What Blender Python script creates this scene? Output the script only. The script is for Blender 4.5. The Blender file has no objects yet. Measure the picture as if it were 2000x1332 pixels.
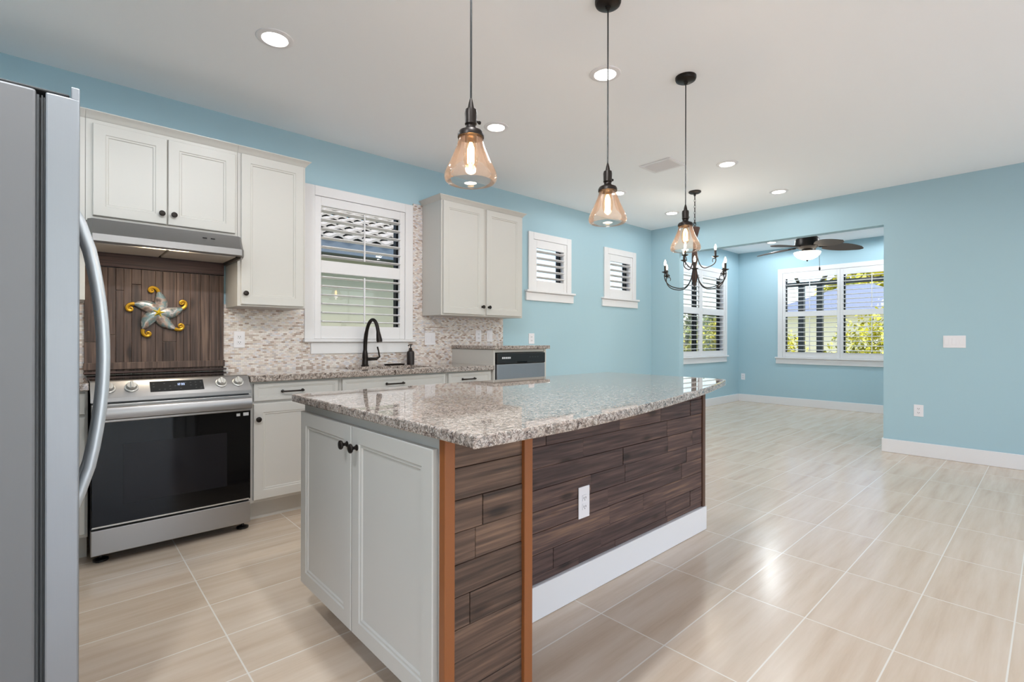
import bpy, bmesh, math, random
from mathutils import Vector, Matrix
C = bpy.context.scene.collection
S = bpy.context.scene
PI = math.pi
random.seed(7)

# ------------------------------------------------------------------ camera
F_PX, ROLL, CAM_H = 968.7, 0.00206, 1.18
a_ = math.atan2(1059, F_PX)
fw = Vector((math.cos(a_), math.sin(a_), 0))
r0 = Vector((math.sin(a_), -math.cos(a_), 0)); u0 = Vector((0, 0, 1))
rt = r0*math.cos(ROLL) + u0*math.sin(ROLL); up = u0*math.cos(ROLL) - r0*math.sin(ROLL)
cd = bpy.data.cameras.new('camera'); cam = bpy.data.objects.new('camera', cd); C.objects.link(cam)
m_ = Matrix((rt, up, -fw)).transposed().to_4x4(); m_.translation = (0, 0, CAM_H)
cam.matrix_world = m_
cd.sensor_fit = 'HORIZONTAL'; cd.sensor_width = 36.0; cd.lens = 36.0*F_PX/2000
cd.shift_y = -0.0015; cd.clip_start = 0.02; cd.clip_end = 300
S.camera = cam

# ------------------------------------------------------------------ sky, sun, exposure
S.view_settings.view_transform = 'Standard'; S.view_settings.look = 'None'
S.view_settings.gamma = 1.0; S.view_settings.use_curve_mapping = False
S.view_settings.exposure = 0.56
w = bpy.data.worlds.new('world'); S.world = w; w.use_nodes = True
nt = w.node_tree; bg = nt.nodes['Background']
sky = nt.nodes.new('ShaderNodeTexSky'); sky.sky_type = 'NISHITA'; sky.sun_disc = False
sky.sun_elevation = math.radians(52); sky.sun_rotation = math.radians(200); sky.air_density = 1.0; sky.dust_density = 1.6
nt.links.new(sky.outputs[0], bg.inputs[0]); bg.inputs[1].default_value = 0.40
sl = bpy.data.lights.new('sun', 'SUN'); sl.energy = 4.5; sl.angle = 0.01; sl.color = (1, .97, .92)
so = bpy.data.objects.new('sun', sl); C.objects.link(so)
so.rotation_euler = Vector((0.2, 0.42, -1.0)).to_track_quat('-Z', 'Y').to_euler(); so.location = (0, 0, 30)
LAMP_W = 7.4      # each recessed ceiling lamp
try:
    S.cycles.use_denoising = True
    S.cycles.max_bounces = 10; S.cycles.diffuse_bounces = 6; S.cycles.glossy_bounces = 5
    S.cycles.transparent_max_bounces = 24; S.cycles.sample_clamp_indirect = 6.0
    S.cycles.caustics_reflective = False; S.cycles.caustics_refractive = False
except Exception:
    pass

# ------------------------------------------------------------------ main dimensions (metres)
W, XF, XN, YN, H, HN = 4.03, 6.475, 9.74, 4.14, 2.80, 2.85
XL, YB, YNR, XLL, YKL = -0.85, -3.4, 0.74, -3.6, 1.45   # XLL: far left wall of the living area; YKL: where the kitchen's left wall ends
OY0, OY1, OZ = 1.225, 3.578, 2.408          # opening to the nook

# ------------------------------------------------------------------ materials
def lin(c):
    return tuple(((v/255)/12.92 if v <= 10.3 else ((v/255+.055)/1.055)**2.4) for v in c) + (1,)
def new_mat(name):
    m = bpy.data.materials.new(name); m.use_nodes = True
    return m, m.node_tree.nodes, m.node_tree.links, m.node_tree.nodes['Principled BSDF']
def plain(name, rgb, rough=.5, metal=0., spec=.5, bump=0., bscale=200.):
    m, N, L, P = new_mat(name)
    P.inputs['Base Color'].default_value = lin(rgb); P.inputs['Roughness'].default_value = rough
    P.inputs['Metallic'].default_value = metal; P.inputs['Specular IOR Level'].default_value = spec
    t = N.new('ShaderNodeTexCoord'); n = N.new('ShaderNodeTexNoise'); n.inputs['Scale'].default_value = bscale
    n.inputs['Detail'].default_value = 3
    L.new(t.outputs['Object'], n.inputs['Vector'])
    if bump > 0:
        b = N.new('ShaderNodeBump'); b.inputs['Strength'].default_value = bump; b.inputs['Distance'].default_value = .002
        L.new(n.outputs[0], b.inputs['Height']); L.new(b.outputs[0], P.inputs['Normal'])
    else:
        mr = N.new('ShaderNodeMapRange'); mr.inputs[3].default_value = max(0, rough-.03); mr.inputs[4].default_value = rough+.03
        L.new(n.outputs[0], mr.inputs[0]); L.new(mr.outputs[0], P.inputs['Roughness'])
    return m
def emit(name, rgb, strength):
    m, N, L, P = new_mat(name)
    P.inputs['Base Color'].default_value = lin(rgb); P.inputs['Emission Color'].default_value = lin(rgb)
    P.inputs['Emission Strength'].default_value = strength
    return m
def ramp(N, stops, const=False):
    r = N.new('ShaderNodeValToRGB'); e = r.color_ramp.elements
    if const: r.color_ramp.interpolation = 'CONSTANT'
    e[0].position, e[0].color = stops[0][0], lin(stops[0][1]); e[1].position, e[1].color = stops[-1][0], lin(stops[-1][1])
    for p, c in stops[1:-1]:
        x = e.new(p); x.color = lin(c)
    return r
def mapped(N, L, scale=(1, 1, 1), rot=(0, 0, 0), loc=(0, 0, 0)):
    t = N.new('ShaderNodeTexCoord'); m = N.new('ShaderNodeMapping')
    m.inputs['Scale'].default_value = scale; m.inputs['Rotation'].default_value = rot; m.inputs['Location'].default_value = loc
    L.new(t.outputs['Object'], m.inputs['Vector']); return m
def thin_glass(name, tint, refl=.5, rough=0.02, edge=.35, haze=0.):
    m = bpy.data.materials.new(name); m.use_nodes = True; N, L = m.node_tree.nodes, m.node_tree.links
    N.clear(); o = N.new('ShaderNodeOutputMaterial'); mx = N.new('ShaderNodeMixShader')
    tr = N.new('ShaderNodeBsdfTransparent'); gl = N.new('ShaderNodeBsdfGlossy'); gl.inputs['Roughness'].default_value = rough
    tr.inputs[0].default_value = tint
    lw = N.new('ShaderNodeLayerWeight'); lw.inputs[0].default_value = edge
    mu = N.new('ShaderNodeMath'); mu.operation = 'MULTIPLY'; mu.inputs[1].default_value = refl
    L.new(lw.outputs['Fresnel'], mu.inputs[0]); L.new(mu.outputs[0], mx.inputs[0])
    L.new(tr.outputs[0], mx.inputs[1]); L.new(gl.outputs[0], mx.inputs[2])
    if haze > 0:
        m2 = N.new('ShaderNodeMixShader'); m2.inputs[0].default_value = haze; tl = N.new('ShaderNodeBsdfTranslucent'); tl.inputs[0].default_value = lin((250, 214, 188))
        L.new(mx.outputs[0], m2.inputs[1]); L.new(tl.outputs[0], m2.inputs[2]); L.new(m2.outputs[0], o.inputs[0])
    else: L.new(mx.outputs[0], o.inputs[0])
    return m

M = {}
M['paint'] = plain('turquoise_wall_paint', (170, 199, 210), .75, bump=.08, bscale=350)
M['ceil'] = plain('white_ceiling_paint', (247, 248, 250), .85, bump=.12, bscale=220)
M['trim'] = plain('white_trim_paint', (232, 229, 230), .4)
M['cab'] = plain('white_cabinet_paint', (204, 200, 194), .38)
M['cabside'] = plain('cabinet_underside_wood', (214, 190, 168), .5)
M['plate'] = plain('white_plastic', (236, 232, 236), .35)
M['bronze'] = plain('dark_bronze', (42, 36, 33), .38, .7)
M['black'] = plain('black_plastic', (16, 16, 18), .35)
M['blackgloss'] = plain('black_oven_glass', (9, 9, 11), .05, spec=.25)
M['blacksatin'] = plain('black_satin_glass', (12, 12, 14), .35, spec=.2)
M['ovenwin'] = plain('oven_window_glass', (30, 29, 32), .08, spec=.2)
M['cooktop'] = plain('black_ceramic_glass', (12, 12, 13), .06)
M['gasket'] = plain('grey_rubber', (70, 72, 74), .6)
M['fridgeside'] = plain('grey_painted_steel', (116, 116, 118), .45, .25, bump=.05, bscale=900)
M['darkframe'] = plain('dark_window_frame', (20, 20, 20), .5)
M['filter'] = plain('aluminium_filter', (222, 214, 204), .5, .1)
M['glassclear'] = thin_glass('window_glass', (.97, .98, .98, 1), .5)
M['amber'] = thin_glass('smoky_amber_glass', (.985, .955, .93, 1), .8, .04, .25, .014)
M['bulbglass'] = thin_glass('bulb_glass', (1., .9, .78, 1), .5, .02, .3)
M['filament'] = emit('glowing_filament', (255, 214, 150), 22)
M['candleglow'] = emit('glowing_candle_bulb', (255, 238, 205), 9)
M['lens'] = emit('lit_lamp_lens', (255, 250, 240), 14)
M['hoodlight'] = emit('lit_hood_lamp', (255, 236, 205), 7)
M['bowl'] = emit('lit_frosted_bowl', (250, 240, 222), 1.6)
M['orange'] = plain('orange_stained_trim', (142, 82, 40), .45, bump=.1, bscale=60)
M['darktrim'] = plain('dark_stained_trim', (88, 62, 48), .5, bump=.1, bscale=60)
M['gold'] = plain('gold_painted_metal', (206, 156, 44), .35, .5)
M['yellow'] = plain('yellow_glaze', (222, 190, 50), .3)
M['soap'] = plain('dark_bronze_bottle', (44, 36, 36), .4, .3)
M['chain'] = plain('aged_iron', (58, 52, 50), .45, .6)
M['fanblade'] = plain('weathered_brown_blade', (98, 86, 80), .6, bump=.2, bscale=40)
M['marble'] = None
M['concrete'] = plain('pale_concrete', (226, 226, 226), .9, bump=.2, bscale=30)
M['stucco'] = plain('pale_green_stucco', (178, 172, 146), .9, bump=.3, bscale=60)
M['cream'] = plain('cream_trim_paint', (226, 214, 180), .7)
M['fascia'] = plain('dark_slate_fascia', (74, 84, 92), .6)
M['rooftile'] = plain('white_barrel_tile', (132, 126, 118), .8, bump=.3, bscale=25)
M['roofmetal'] = plain('pale_grey_roofing', (104, 110, 124), .6, bump=.1, bscale=30)
M['trunk'] = plain('tree_bark', (86, 74, 62), .9, bump=.5, bscale=30)
M['sticker'] = plain('white_sticker', (225, 225, 228), .5)

def steel(name, rgb, rough, axis):
    m, N, L, P = new_mat(name)
    P.inputs['Base Color'].default_value = lin(rgb); P.inputs['Metallic'].default_value = .92
    sc = [6, 6, 6]
    for i in range(3):
        if i != axis: sc[i] = 500
    mp = mapped(N, L, tuple(sc)); n = N.new('ShaderNodeTexNoise'); n.inputs['Scale'].default_value = 1.
    n.inputs['Detail'].default_value = 2
    L.new(mp.outputs[0], n.inputs['Vector'])
    mr = N.new('ShaderNodeMapRange'); mr.inputs[3].default_value = rough-.06; mr.inputs[4].default_value = rough+.08
    L.new(n.outputs[0], mr.inputs[0]); L.new(mr.outputs[0], P.inputs['Roughness'])
    return m
M['steel'] = steel('brushed_stainless', (162, 159, 158), .36, 0)
M['steelv'] = steel('brushed_stainless_door', (150, 153, 158), .42, 2)
M['steelhood'] = steel('brushed_stainless_hood', (140, 137, 136), .46, 0)
M['steelknob'] = plain('satin_steel', (200, 196, 190), .35, .6)

M['handle'] = plain('satin_grey_metal', (206, 212, 218), .35, .55)

def granite():
    m, N, L, P = new_mat('speckled_granite')
    mp = mapped(N, L)
    v1 = N.new('ShaderNodeTexVoronoi'); v1.inputs['Scale'].default_value = 190; v1.inputs['Randomness'].default_value = 1
    n0 = N.new('ShaderNodeTexNoise'); n0.inputs['Scale'].default_value = 90; n0.inputs['Detail'].default_value = 4
    mx = N.new('ShaderNodeMixRGB'); mx.inputs[0].default_value = .03
    L.new(mp.outputs[0], n0.inputs['Vector']); L.new(mp.outputs[0], mx.inputs[1]); L.new(n0.outputs['Color'], mx.inputs[2])
    L.new(mx.outputs[0], v1.inputs['Vector'])
    sp = N.new('ShaderNodeSeparateColor'); L.new(v1.outputs['Color'], sp.inputs[0])
    r1 = ramp(N, [(0, (40, 34, 34)), (.25, (78, 64, 60)), (.4, (134, 116, 106)), (.52, (182, 168, 160)), (.72, (162, 146, 136)), (.88, (206, 198, 192)), (1, (124, 102, 92))], True)
    L.new(sp.outputs[0], r1.inputs[0])
    n1 = N.new('ShaderNodeTexNoise'); n1.inputs['Scale'].default_value = 48; n1.inputs['Detail'].default_value = 5
    L.new(mp.outputs[0], n1.inputs['Vector'])
    r2 = ramp(N, [(.36, (70, 58, 54)), (.46, (190, 172, 160)), (.62, (214, 204, 194)), (.75, (170, 140, 122))])
    L.new(n1.outputs[0], r2.inputs[0])
    m2 = N.new('ShaderNodeMixRGB'); m2.inputs[0].default_value = .3
    L.new(r1.outputs[0], m2.inputs[1]); L.new(r2.outputs[0], m2.inputs[2]); L.new(m2.outputs[0], P.inputs['Base Color'])
    P.inputs['Roughness'].default_value = .025; P.inputs['Specular IOR Level'].default_value = .75
    return m
M['granite'] = granite()

def mosaic():
    m, N, L, P = new_mat('shell_mosaic_tile')
    mp = mapped(N, L, rot=(PI/2, 0, 0))
    b = N.new('ShaderNodeTexBrick'); b.inputs['Scale'].default_value = 1
    b.inputs['Brick Width'].default_value = .027; b.inputs['Row Height'].default_value = .0125; b.inputs['Mortar Size'].default_value = .0009
    b.inputs['Color1'].default_value = (0, 0, 0, 1); b.inputs['Color2'].default_value = (1, 1, 1, 1); b.inputs['Mortar'].default_value = (.5, .5, .5, 1)
    b.offset = .5
    L.new(mp.outputs[0], b.inputs['Vector'])
    r = ramp(N, [(0, (158, 132, 120)), (.1, (196, 176, 164)), (.25, (224, 212, 204)), (.45, (236, 230, 226)), (.62, (218, 198, 190)), (.75, (230, 224, 226)), (.9, (206, 202, 208)), (1, (184, 162, 150))])
    L.new(b.outputs['Color'], r.inputs[0])
    mx = N.new('ShaderNodeMixRGB'); L.new(b.outputs['Fac'], mx.inputs[0]); L.new(r.outputs[0], mx.inputs[1]); mx.inputs[2].default_value = lin((196, 186, 176))
    L.new(mx.outputs[0], P.inputs['Base Color']); P.inputs['Roughness'].default_value = .25
    bp = N.new('ShaderNodeBump'); bp.inputs['Strength'].default_value = .25; bp.inputs['Distance'].default_value = .002; bp.invert = True
    L.new(b.outputs['Fac'], bp.inputs['Height']); L.new(bp.outputs[0], P.inputs['Normal'])
    return m
M['mosaic'] = mosaic()

def floor_mat():
    m, N, L, P = new_mat('wood_look_porcelain_tile')
    mp = mapped(N, L, loc=(-.496+6.16, -1.0147+6.03, 0))
    b = N.new('ShaderNodeTexBrick'); b.offset = 0; b.squash = 1; b.inputs['Scale'].default_value = 1
    b.inputs['Brick Width'].default_value = .616; b.inputs['Row Height'].default_value = .3015
    b.inputs['Mortar Size'].default_value = .003; b.inputs['Mortar Smooth'].default_value = .2
    b.inputs['Color1'].default_value = (0, 0, 0, 1); b.inputs['Color2'].default_value = (1, 1, 1, 1); b.inputs['Mortar'].default_value = (.5, .5, .5, 1)
    L.new(mp.outputs[0], b.inputs['Vector'])
    m2 = mapped(N, L, scale=(.9, 11, 1))
    ad = N.new('ShaderNodeVectorMath'); ad.operation = 'MULTIPLY_ADD'
    ad.inputs[1].default_value = (17, 9, 5); L.new(b.outputs['Color'], ad.inputs[0]); L.new(m2.outputs[0], ad.inputs[2])
    n = N.new('ShaderNodeTexNoise'); n.inputs['Scale'].default_value = 1.4; n.inputs['Detail'].default_value = 5; n.inputs['Roughness'].default_value = .6
    L.new(ad.outputs[0], n.inputs['Vector'])
    r = ramp(N, [(.22, (196, 172, 150)), (.45, (210, 189, 168)), (.6, (216, 197, 178)), (.8, (224, 207, 190))])
    L.new(n.outputs[0], r.inputs[0])
    mx = N.new('ShaderNodeMixRGB'); L.new(b.outputs['Fac'], mx.inputs[0]); L.new(r.outputs[0], mx.inputs[1]); mx.inputs[2].default_value = lin((232, 224, 214))
    L.new(mx.outputs[0], P.inputs['Base Color'])
    P.inputs['Roughness'].default_value = .22; P.inputs['Specular IOR Level'].default_value = .5
    bp = N.new('ShaderNodeBump'); bp.inputs['Strength'].default_value = .15; bp.inputs['Distance'].default_value = .002; bp.invert = True
    L.new(b.outputs['Fac'], bp.inputs['Height']); L.new(bp.outputs[0], P.inputs['Normal'])
    return m
M['floor'] = floor_mat()

def planks(name, cols, axis):
    m, N, L, P = new_mat(name)
    at = N.new('ShaderNodeAttribute'); at.attribute_name = 'rnd'
    sc = [75, 75, 75]; sc[axis] = 3.0
    mp = mapped(N, L, scale=tuple(sc))
    ad = N.new('ShaderNodeVectorMath'); ad.operation = 'MULTIPLY_ADD'; ad.inputs[1].default_value = (31, 47, 23)
    L.new(at.outputs['Fac'], ad.inputs[0]); L.new(mp.outputs[0], ad.inputs[2])
    n = N.new('ShaderNodeTexNoise'); n.inputs['Scale'].default_value = 1; n.inputs['Detail'].default_value = 6; n.inputs['Distortion'].default_value = .25
    L.new(ad.outputs[0], n.inputs['Vector'])
    mr = N.new('ShaderNodeMath'); mr.operation = 'MULTIPLY_ADD'; mr.inputs[1].default_value = .24
    L.new(at.outputs['Fac'], mr.inputs[0]); 
    sb = N.new('ShaderNodeMath'); sb.operation = 'MULTIPLY_ADD'; sb.inputs[1].default_value = 1.35; sb.inputs[2].default_value = -.31
    L.new(n.outputs[0], sb.inputs[0]); L.new(sb.outputs[0], mr.inputs[2])
    r = ramp(N, [(.12, cols[0]), (.4, cols[1]), (.6, cols[2]), (.85, cols[3])]); L.new(mr.outputs[0], r.inputs[0])
    ks = [11, 11, 11]; ks[axis] = 4.0     # knots
    km = mapped(N, L, scale=tuple(ks)); ka = N.new('ShaderNodeVectorMath'); ka.operation = 'MULTIPLY_ADD'; ka.inputs[1].default_value = (13, 29, 7)
    L.new(at.outputs['Fac'], ka.inputs[0]); L.new(km.outputs[0], ka.inputs[2])
    kv = N.new('ShaderNodeTexVoronoi'); kv.inputs['Scale'].default_value = .8; L.new(ka.outputs[0], kv.inputs['Vector'])
    kr = ramp(N, [(.0, (96, 84, 78)), (.09, (120, 108, 100)), (.16, (225, 215, 208)), (.22, (255, 255, 255))]); L.new(kv.outputs['Distance'], kr.inputs[0])
    km2 = N.new('ShaderNodeMixRGB'); km2.blend_type = 'MULTIPLY'; km2.inputs[0].default_value = .8
    L.new(r.outputs[0], km2.inputs[1]); L.new(kr.outputs[0], km2.inputs[2])
    L.new(km2.outputs[0], P.inputs['Base Color']); P.inputs['Roughness'].default_value = .6
    bp = N.new('ShaderNodeBump'); bp.inputs['Strength'].default_value = .25; bp.inputs['Distance'].default_value = .003
    L.new(n.outputs[0], bp.inputs['Height']); L.new(bp.outputs[0], P.inputs['Normal'])
    return m
M['plankh'] = planks('dark_stained_boards', [(44, 30, 30), (74, 54, 51), (94, 71, 65), (128, 98, 80)], 0)
M['plankp'] = planks('brown_weathered_boards', [(48, 34, 27), (80, 60, 49), (102, 78, 64), (132, 102, 82)], 0)
M['plankv'] = planks('brown_stained_boards', [(42, 30, 27), (74, 57, 50), (94, 74, 65), (122, 98, 84)], 2)

def shell():
    m, N, L, P = new_mat('iridescent_shell_enamel')
    mp = mapped(N, L, scale=(30, 30, 30)); n = N.new('ShaderNodeTexNoise'); n.inputs['Scale'].default_value = .6; n.inputs['Detail'].default_value = 3
    L.new(mp.outputs[0], n.inputs['Vector'])
    r = ramp(N, [(.3, (84, 72, 66)), (.42, (164, 142, 130)), (.5, (108, 132, 134)), (.6, (178, 168, 164)), (.72, (78, 92, 90))]); L.new(n.outputs[0], r.inputs[0])
    L.new(r.outputs[0], P.inputs['Base Color']); P.inputs['Roughness'].default_value = .22; P.inputs['Metallic'].default_value = .3
    return m
M['shell'] = shell()
def leafmat(name, cols):
    m, N, L, P = new_mat(name)
    at = N.new('ShaderNodeAttribute'); at.attribute_name = 'rnd'
    r = ramp(N, [(0, cols[0]), (.5, cols[1]), (1, cols[2])]); L.new(at.outputs['Fac'], r.inputs[0]); L.new(r.outputs[0], P.inputs['Base Color'])
    P.inputs['Roughness'].default_value = .55
    return m
M['leafy'] = leafmat('yellow_green_leaves', [(116, 120, 30), (206, 198, 52), (232, 222, 84)])
M['leafg'] = leafmat('green_leaves', [(60, 78, 40), (110, 126, 60), (150, 160, 84)])
M['grass'] = plain('mown_grass', (132, 132, 96), .95, bump=.5, bscale=120)

# ------------------------------------------------------------------ mesh helpers
class MB:
    def __init__(s): s.v, s.f, s.r, s.sm = [], [], [], []
    def add(s, vs, fs, rnd=0., T=None, smooth=True):
        b = len(s.v)
        s.v += [tuple(T @ Vector(p)) if T is not None else tuple(p) for p in vs]
        for f in fs: s.f.append(tuple(i+b for i in f)); s.r.append(rnd); s.sm.append(smooth)
        return s
    def box(s, x0, x1, y0, y1, z0, z1, bev=0., seg=2, rnd=0., T=None):
        bm = bmesh.new()
        bmesh.ops.create_cube(bm, size=1, matrix=Matrix.Translation(((x0+x1)/2, (y0+y1)/2, (z0+z1)/2)) @ Matrix.Diagonal((abs(x1-x0), abs(y1-y0), abs(z1-z0), 1)))
        if bev > 0:
            bev = min(bev, .45*min(abs(x1-x0), abs(y1-y0), abs(z1-z0)))
            bmesh.ops.bevel(bm, geom=bm.edges[:], offset=bev, segments=seg, affect='EDGES', profile=.5)
        return s.bm(bm, rnd, T)
    def bm(s, bm, rnd=0., T=None):
        bm.verts.index_update()
        s.add([v.co.copy() for v in bm.verts], [[v.index for v in f.verts] for f in bm.faces], rnd, T, False); bm.free(); return s
    def lathe(s, prof, c=(0, 0, 0), n=32, T=None, cap=True, rnd=0.):
        vs, fs = [], []; k = len(prof)
        for j in range(n):
            a = 2*PI*j/n
            for r, z in prof: vs.append((c[0]+r*math.cos(a), c[1]+r*math.sin(a), c[2]+z))
        for j in range(n):
            for i in range(k-1):
                a, b = j*k+i, ((j+1) % n)*k+i
                fs.append((a, b, b+1, a+1))
        if cap:
            if prof[0][0] > 1e-6: fs.append(tuple(j*k for j in range(n))[::-1])
            if prof[-1][0] > 1e-6: fs.append(tuple(j*k+k-1 for j in range(n)))
        return s.add(vs, fs, rnd, T)
    def tube(s, pts, rad, n=10, cap=True, T=None, flat=1.):
        pts = [Vector(p) for p in pts]; k = len(pts); vs, fs = [], []
        rs = rad if isinstance(rad, (list, tuple)) else [rad]*k
        t = (pts[1]-pts[0]).normalized(); ref = Vector((0, 0, 1)) if abs(t.z) < .9 else Vector((1, 0, 0))
        nrm = (ref - t*ref.dot(t)).normalized()
        for i, p in enumerate(pts):
            t = (pts[min(i+1, k-1)]-pts[max(i-1, 0)]).normalized()
            nrm = (nrm - t*nrm.dot(t)).normalized(); bi = t.cross(nrm)
            for j in range(n):
                a = 2*PI*j/n; vs.append(p + nrm*(math.cos(a)*rs[i]) + bi*(math.sin(a)*rs[i]*flat))
        for i in range(k-1):
            for j in range(n):
                a, b = i*n+j, i*n+(j+1) % n
                fs.append((a, b, b+n, a+n))
        if cap: fs.append(tuple(range(n))[::-1]); fs.append(tuple((k-1)*n+j for j in range(n)))
        return s.add(vs, fs, 0., T)
    def prism(s, poly, z0, z1, bev=0., seg=2, rnd=0., T=None):
        bm = bmesh.new(); vs = [bm.verts.new((x, y, z0)) for x, y in poly]; f = bm.faces.new(vs)
        ex = bmesh.ops.extrude_face_region(bm, geom=[f])
        for g in ex['geom']:
            if isinstance(g, bmesh.types.BMVert): g.co.z = z1
        bm.normal_update()
        if bev > 0:
            ed = [e for e in bm.edges if abs(e.verts[0].co.z-e.verts[1].co.z) < 1e-6]
            bmesh.ops.bevel(bm, geom=ed, offset=bev, segments=seg, affect='EDGES', profile=.5)
        return s.bm(bm, rnd, T)
    def panel(s, w_, h_, t_, loops, T=None):
        # a door leaf in local x (width), z (height), front at y=0 looking to -y; loops = (inset, depth) rings
        vs, fs = [], []
        rings = [(0, t_), (0, .003), (.003, 0)] + list(loops)
        for ins, d in rings:
            for x, z in ((ins, ins), (w_-ins, ins), (w_-ins, h_-ins), (ins, h_-ins)): vs.append((x, d, z))
        for i in range(len(rings)-1):
            for j in range(4):
                a, b = i*4+j, i*4+(j+1) % 4; fs.append((a, b, b+4, a+4))
        k = (len(rings)-1)*4; fs.append((k, k+1, k+2, k+3)); fs.append((3, 2, 1, 0))
        return s.add(vs, fs, 0., T, False)
    def loft(s, rings, cap=True, T=None, rnd=0.):
        n = len(rings[0]); vs = [p for r in rings for p in r]; fs = []
        for i in range(len(rings)-1):
            for j in range(n):
                a, b = i*n+j, i*n+(j+1) % n; fs.append((a, b, b+n, a+n))
        if cap: fs.append(tuple(range(n))[::-1]); fs.append(tuple((len(rings)-1)*n+j for j in range(n)))
        return s.add(vs, fs, rnd, T)
def wloc(o):
    p = Vector((0, 0, 0))
    while o is not None: p += o.location; o = o.parent
    return p
def part(mb, name, mat, parent=None, world=True, angle=35):
    off = wloc(parent) if (parent is not None and world) else Vector((0, 0, 0))
    me = bpy.data.meshes.new(name)
    me.from_pydata([tuple(Vector(p)-off) for p in mb.v], [], mb.f)
    bm = bmesh.new(); bm.from_mesh(me); bmesh.ops.recalc_face_normals(bm, faces=bm.faces[:]); bm.to_mesh(me); bm.free()
    at = me.attributes.new('rnd', 'FLOAT', 'FACE')
    if len(at.data) == len(mb.r): at.data.foreach_set('value', mb.r)
    me.set_sharp_from_angle(angle=math.radians(angle))
    me.polygons.foreach_set('use_smooth', mb.sm if len(mb.sm) == len(me.polygons) else [False]*len(me.polygons))
    me.materials.append(mat); me.update()
    o = bpy.data.objects.new(name, me); C.objects.link(o)
    if parent is not None: o.parent = parent
    return o
def tag(o, label=None, cat=None, group=None, kind=None):
    if label: o['label'] = label
    if cat: o['category'] = cat
    if group: o['group'] = group
    if kind: o['kind'] = kind
    return o
def thing(name, label, cat, loc=(0, 0, 0), rotz=0., group=None):
    o = bpy.data.objects.new(name, None); C.objects.link(o); o.location = loc; o.rotation_euler = (0, 0, rotz)
    o.empty_display_size = .1
    return tag(o, label, cat, group)
def struct(name, mb, mat, parent=None):
    o = part(mb, name, mat, parent)
    if parent is None: o['kind'] = 'structure'
    return o
def copy_tree(o, loc, label, group=None, rotz=None):
    def rec(src, par):
        c = src.copy(); C.objects.link(c)
        if par is not None:
            c.parent = par
        for ch in [k for k in bpy.data.objects if k.parent == src]: rec(ch, c)
        return c
    c = rec(o, None); c.location = loc; c['label'] = label
    if rotz is not None: c.rotation_euler = (0, 0, rotz)
    if group: c['group'] = group
    return c
def bez(p0, p1, p2, p3, n=12):
    p0, p1, p2, p3 = map(Vector, (p0, p1, p2, p3)); o = []
    for i in range(n+1):
        t = i/n; o.append(p0*(1-t)**3 + p1*3*t*(1-t)**2 + p2*3*t*t*(1-t) + p3*t**3)
    return o
def RZ(a): return Matrix.Rotation(a, 4, 'Z')
def TR(x, y, z): return Matrix.Translation((x, y, z))

# ------------------------------------------------------------------ room shell
def wall_mb(mb, x0, x1, y0, y1, z0, z1, holes, axis):
    # a wall slab with rectangular holes (a0,a1,b0,b1) along axis x or y
    lo, hi = (x0, x1) if axis == 'x' else (y0, y1)
    us = sorted({lo, hi} | {h[0] for h in holes} | {h[1] for h in holes})
    for a, b in zip(us, us[1:]):
        zs = [z0]; cut = sorted([(h[2], h[3]) for h in holes if h[0] <= a+1e-6 and h[1] >= b-1e-6])
        z = z0; segs = []
        for c0, c1 in cut:
            if c0 > z: segs.append((z, c0))
            z = c1
        if z < z1: segs.append((z, z1))
        for s0, s1 in segs:
            if axis == 'x': mb.box(a, b, y0, y1, s0, s1)
            else: mb.box(x0, x1, a, b, s0, s1)
    return mb
TH = .15
WIN = {  # wall openings behind the shutters
    1: (1.52, 2.345, 1.18, 2.34), 2: (4.005, 4.58, 1.745, 2.33), 3: (5.405, 5.98, 1.745, 2.33)}
struct('floor', MB().box(XLL-.1, XN+.1, YB-.1, YN+.1, -.08, 0), M['floor'])
struct('ceiling', MB().box(XLL-.1, XF+.06, YB-.1, W+TH, H, H+.12), M['ceil'])
struct('ceiling_nook', MB().box(XF+.06, XN+TH, YNR-.1, YN+TH, HN, HN+.1), M['ceil'])
struct('wall_back', wall_mb(MB(), XL-.1, XF+.12, W, W+TH, 0, H, list(WIN.values()), 'x'), M['paint'])
struct('wall_right', wall_mb(MB(), XF, XF+.12, YB, W, 0, H+.1, [(OY0, OY1, -.01, OZ)], 'y'), M['paint'])
struct('wall_left', MB().box(XL-.1, XL, YKL, W, 0, H).box(XLL-.1, XL-.1, YKL, YKL+.1, 0, H), M['paint'])
struct('wall_far_left', wall_mb(MB(), XLL-.1, XLL, YB, YKL, 0, H, [(-2.9, 1.0, .75, 2.42)], 'y'), M['paint'])
w6 = MB()  # unseen window, added to bring daylight onto the island end
for a in (-2.9, -1.6, -.3, .95): w6.box(XLL-.08, XLL-.03, a, a+.05, .75, 2.42)
w6.box(XLL-.08, XLL-.03, -2.85, .95, .75, .80).box(XLL-.08, XLL-.03, -2.85, .95, 2.37, 2.42)
d6 = struct('window_6', w6, M['trim'])
struct('window_pane', MB().box(XLL-.057, XLL-.053, -2.84, .94, .81, 2.36), M['glassclear'], d6)
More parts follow.
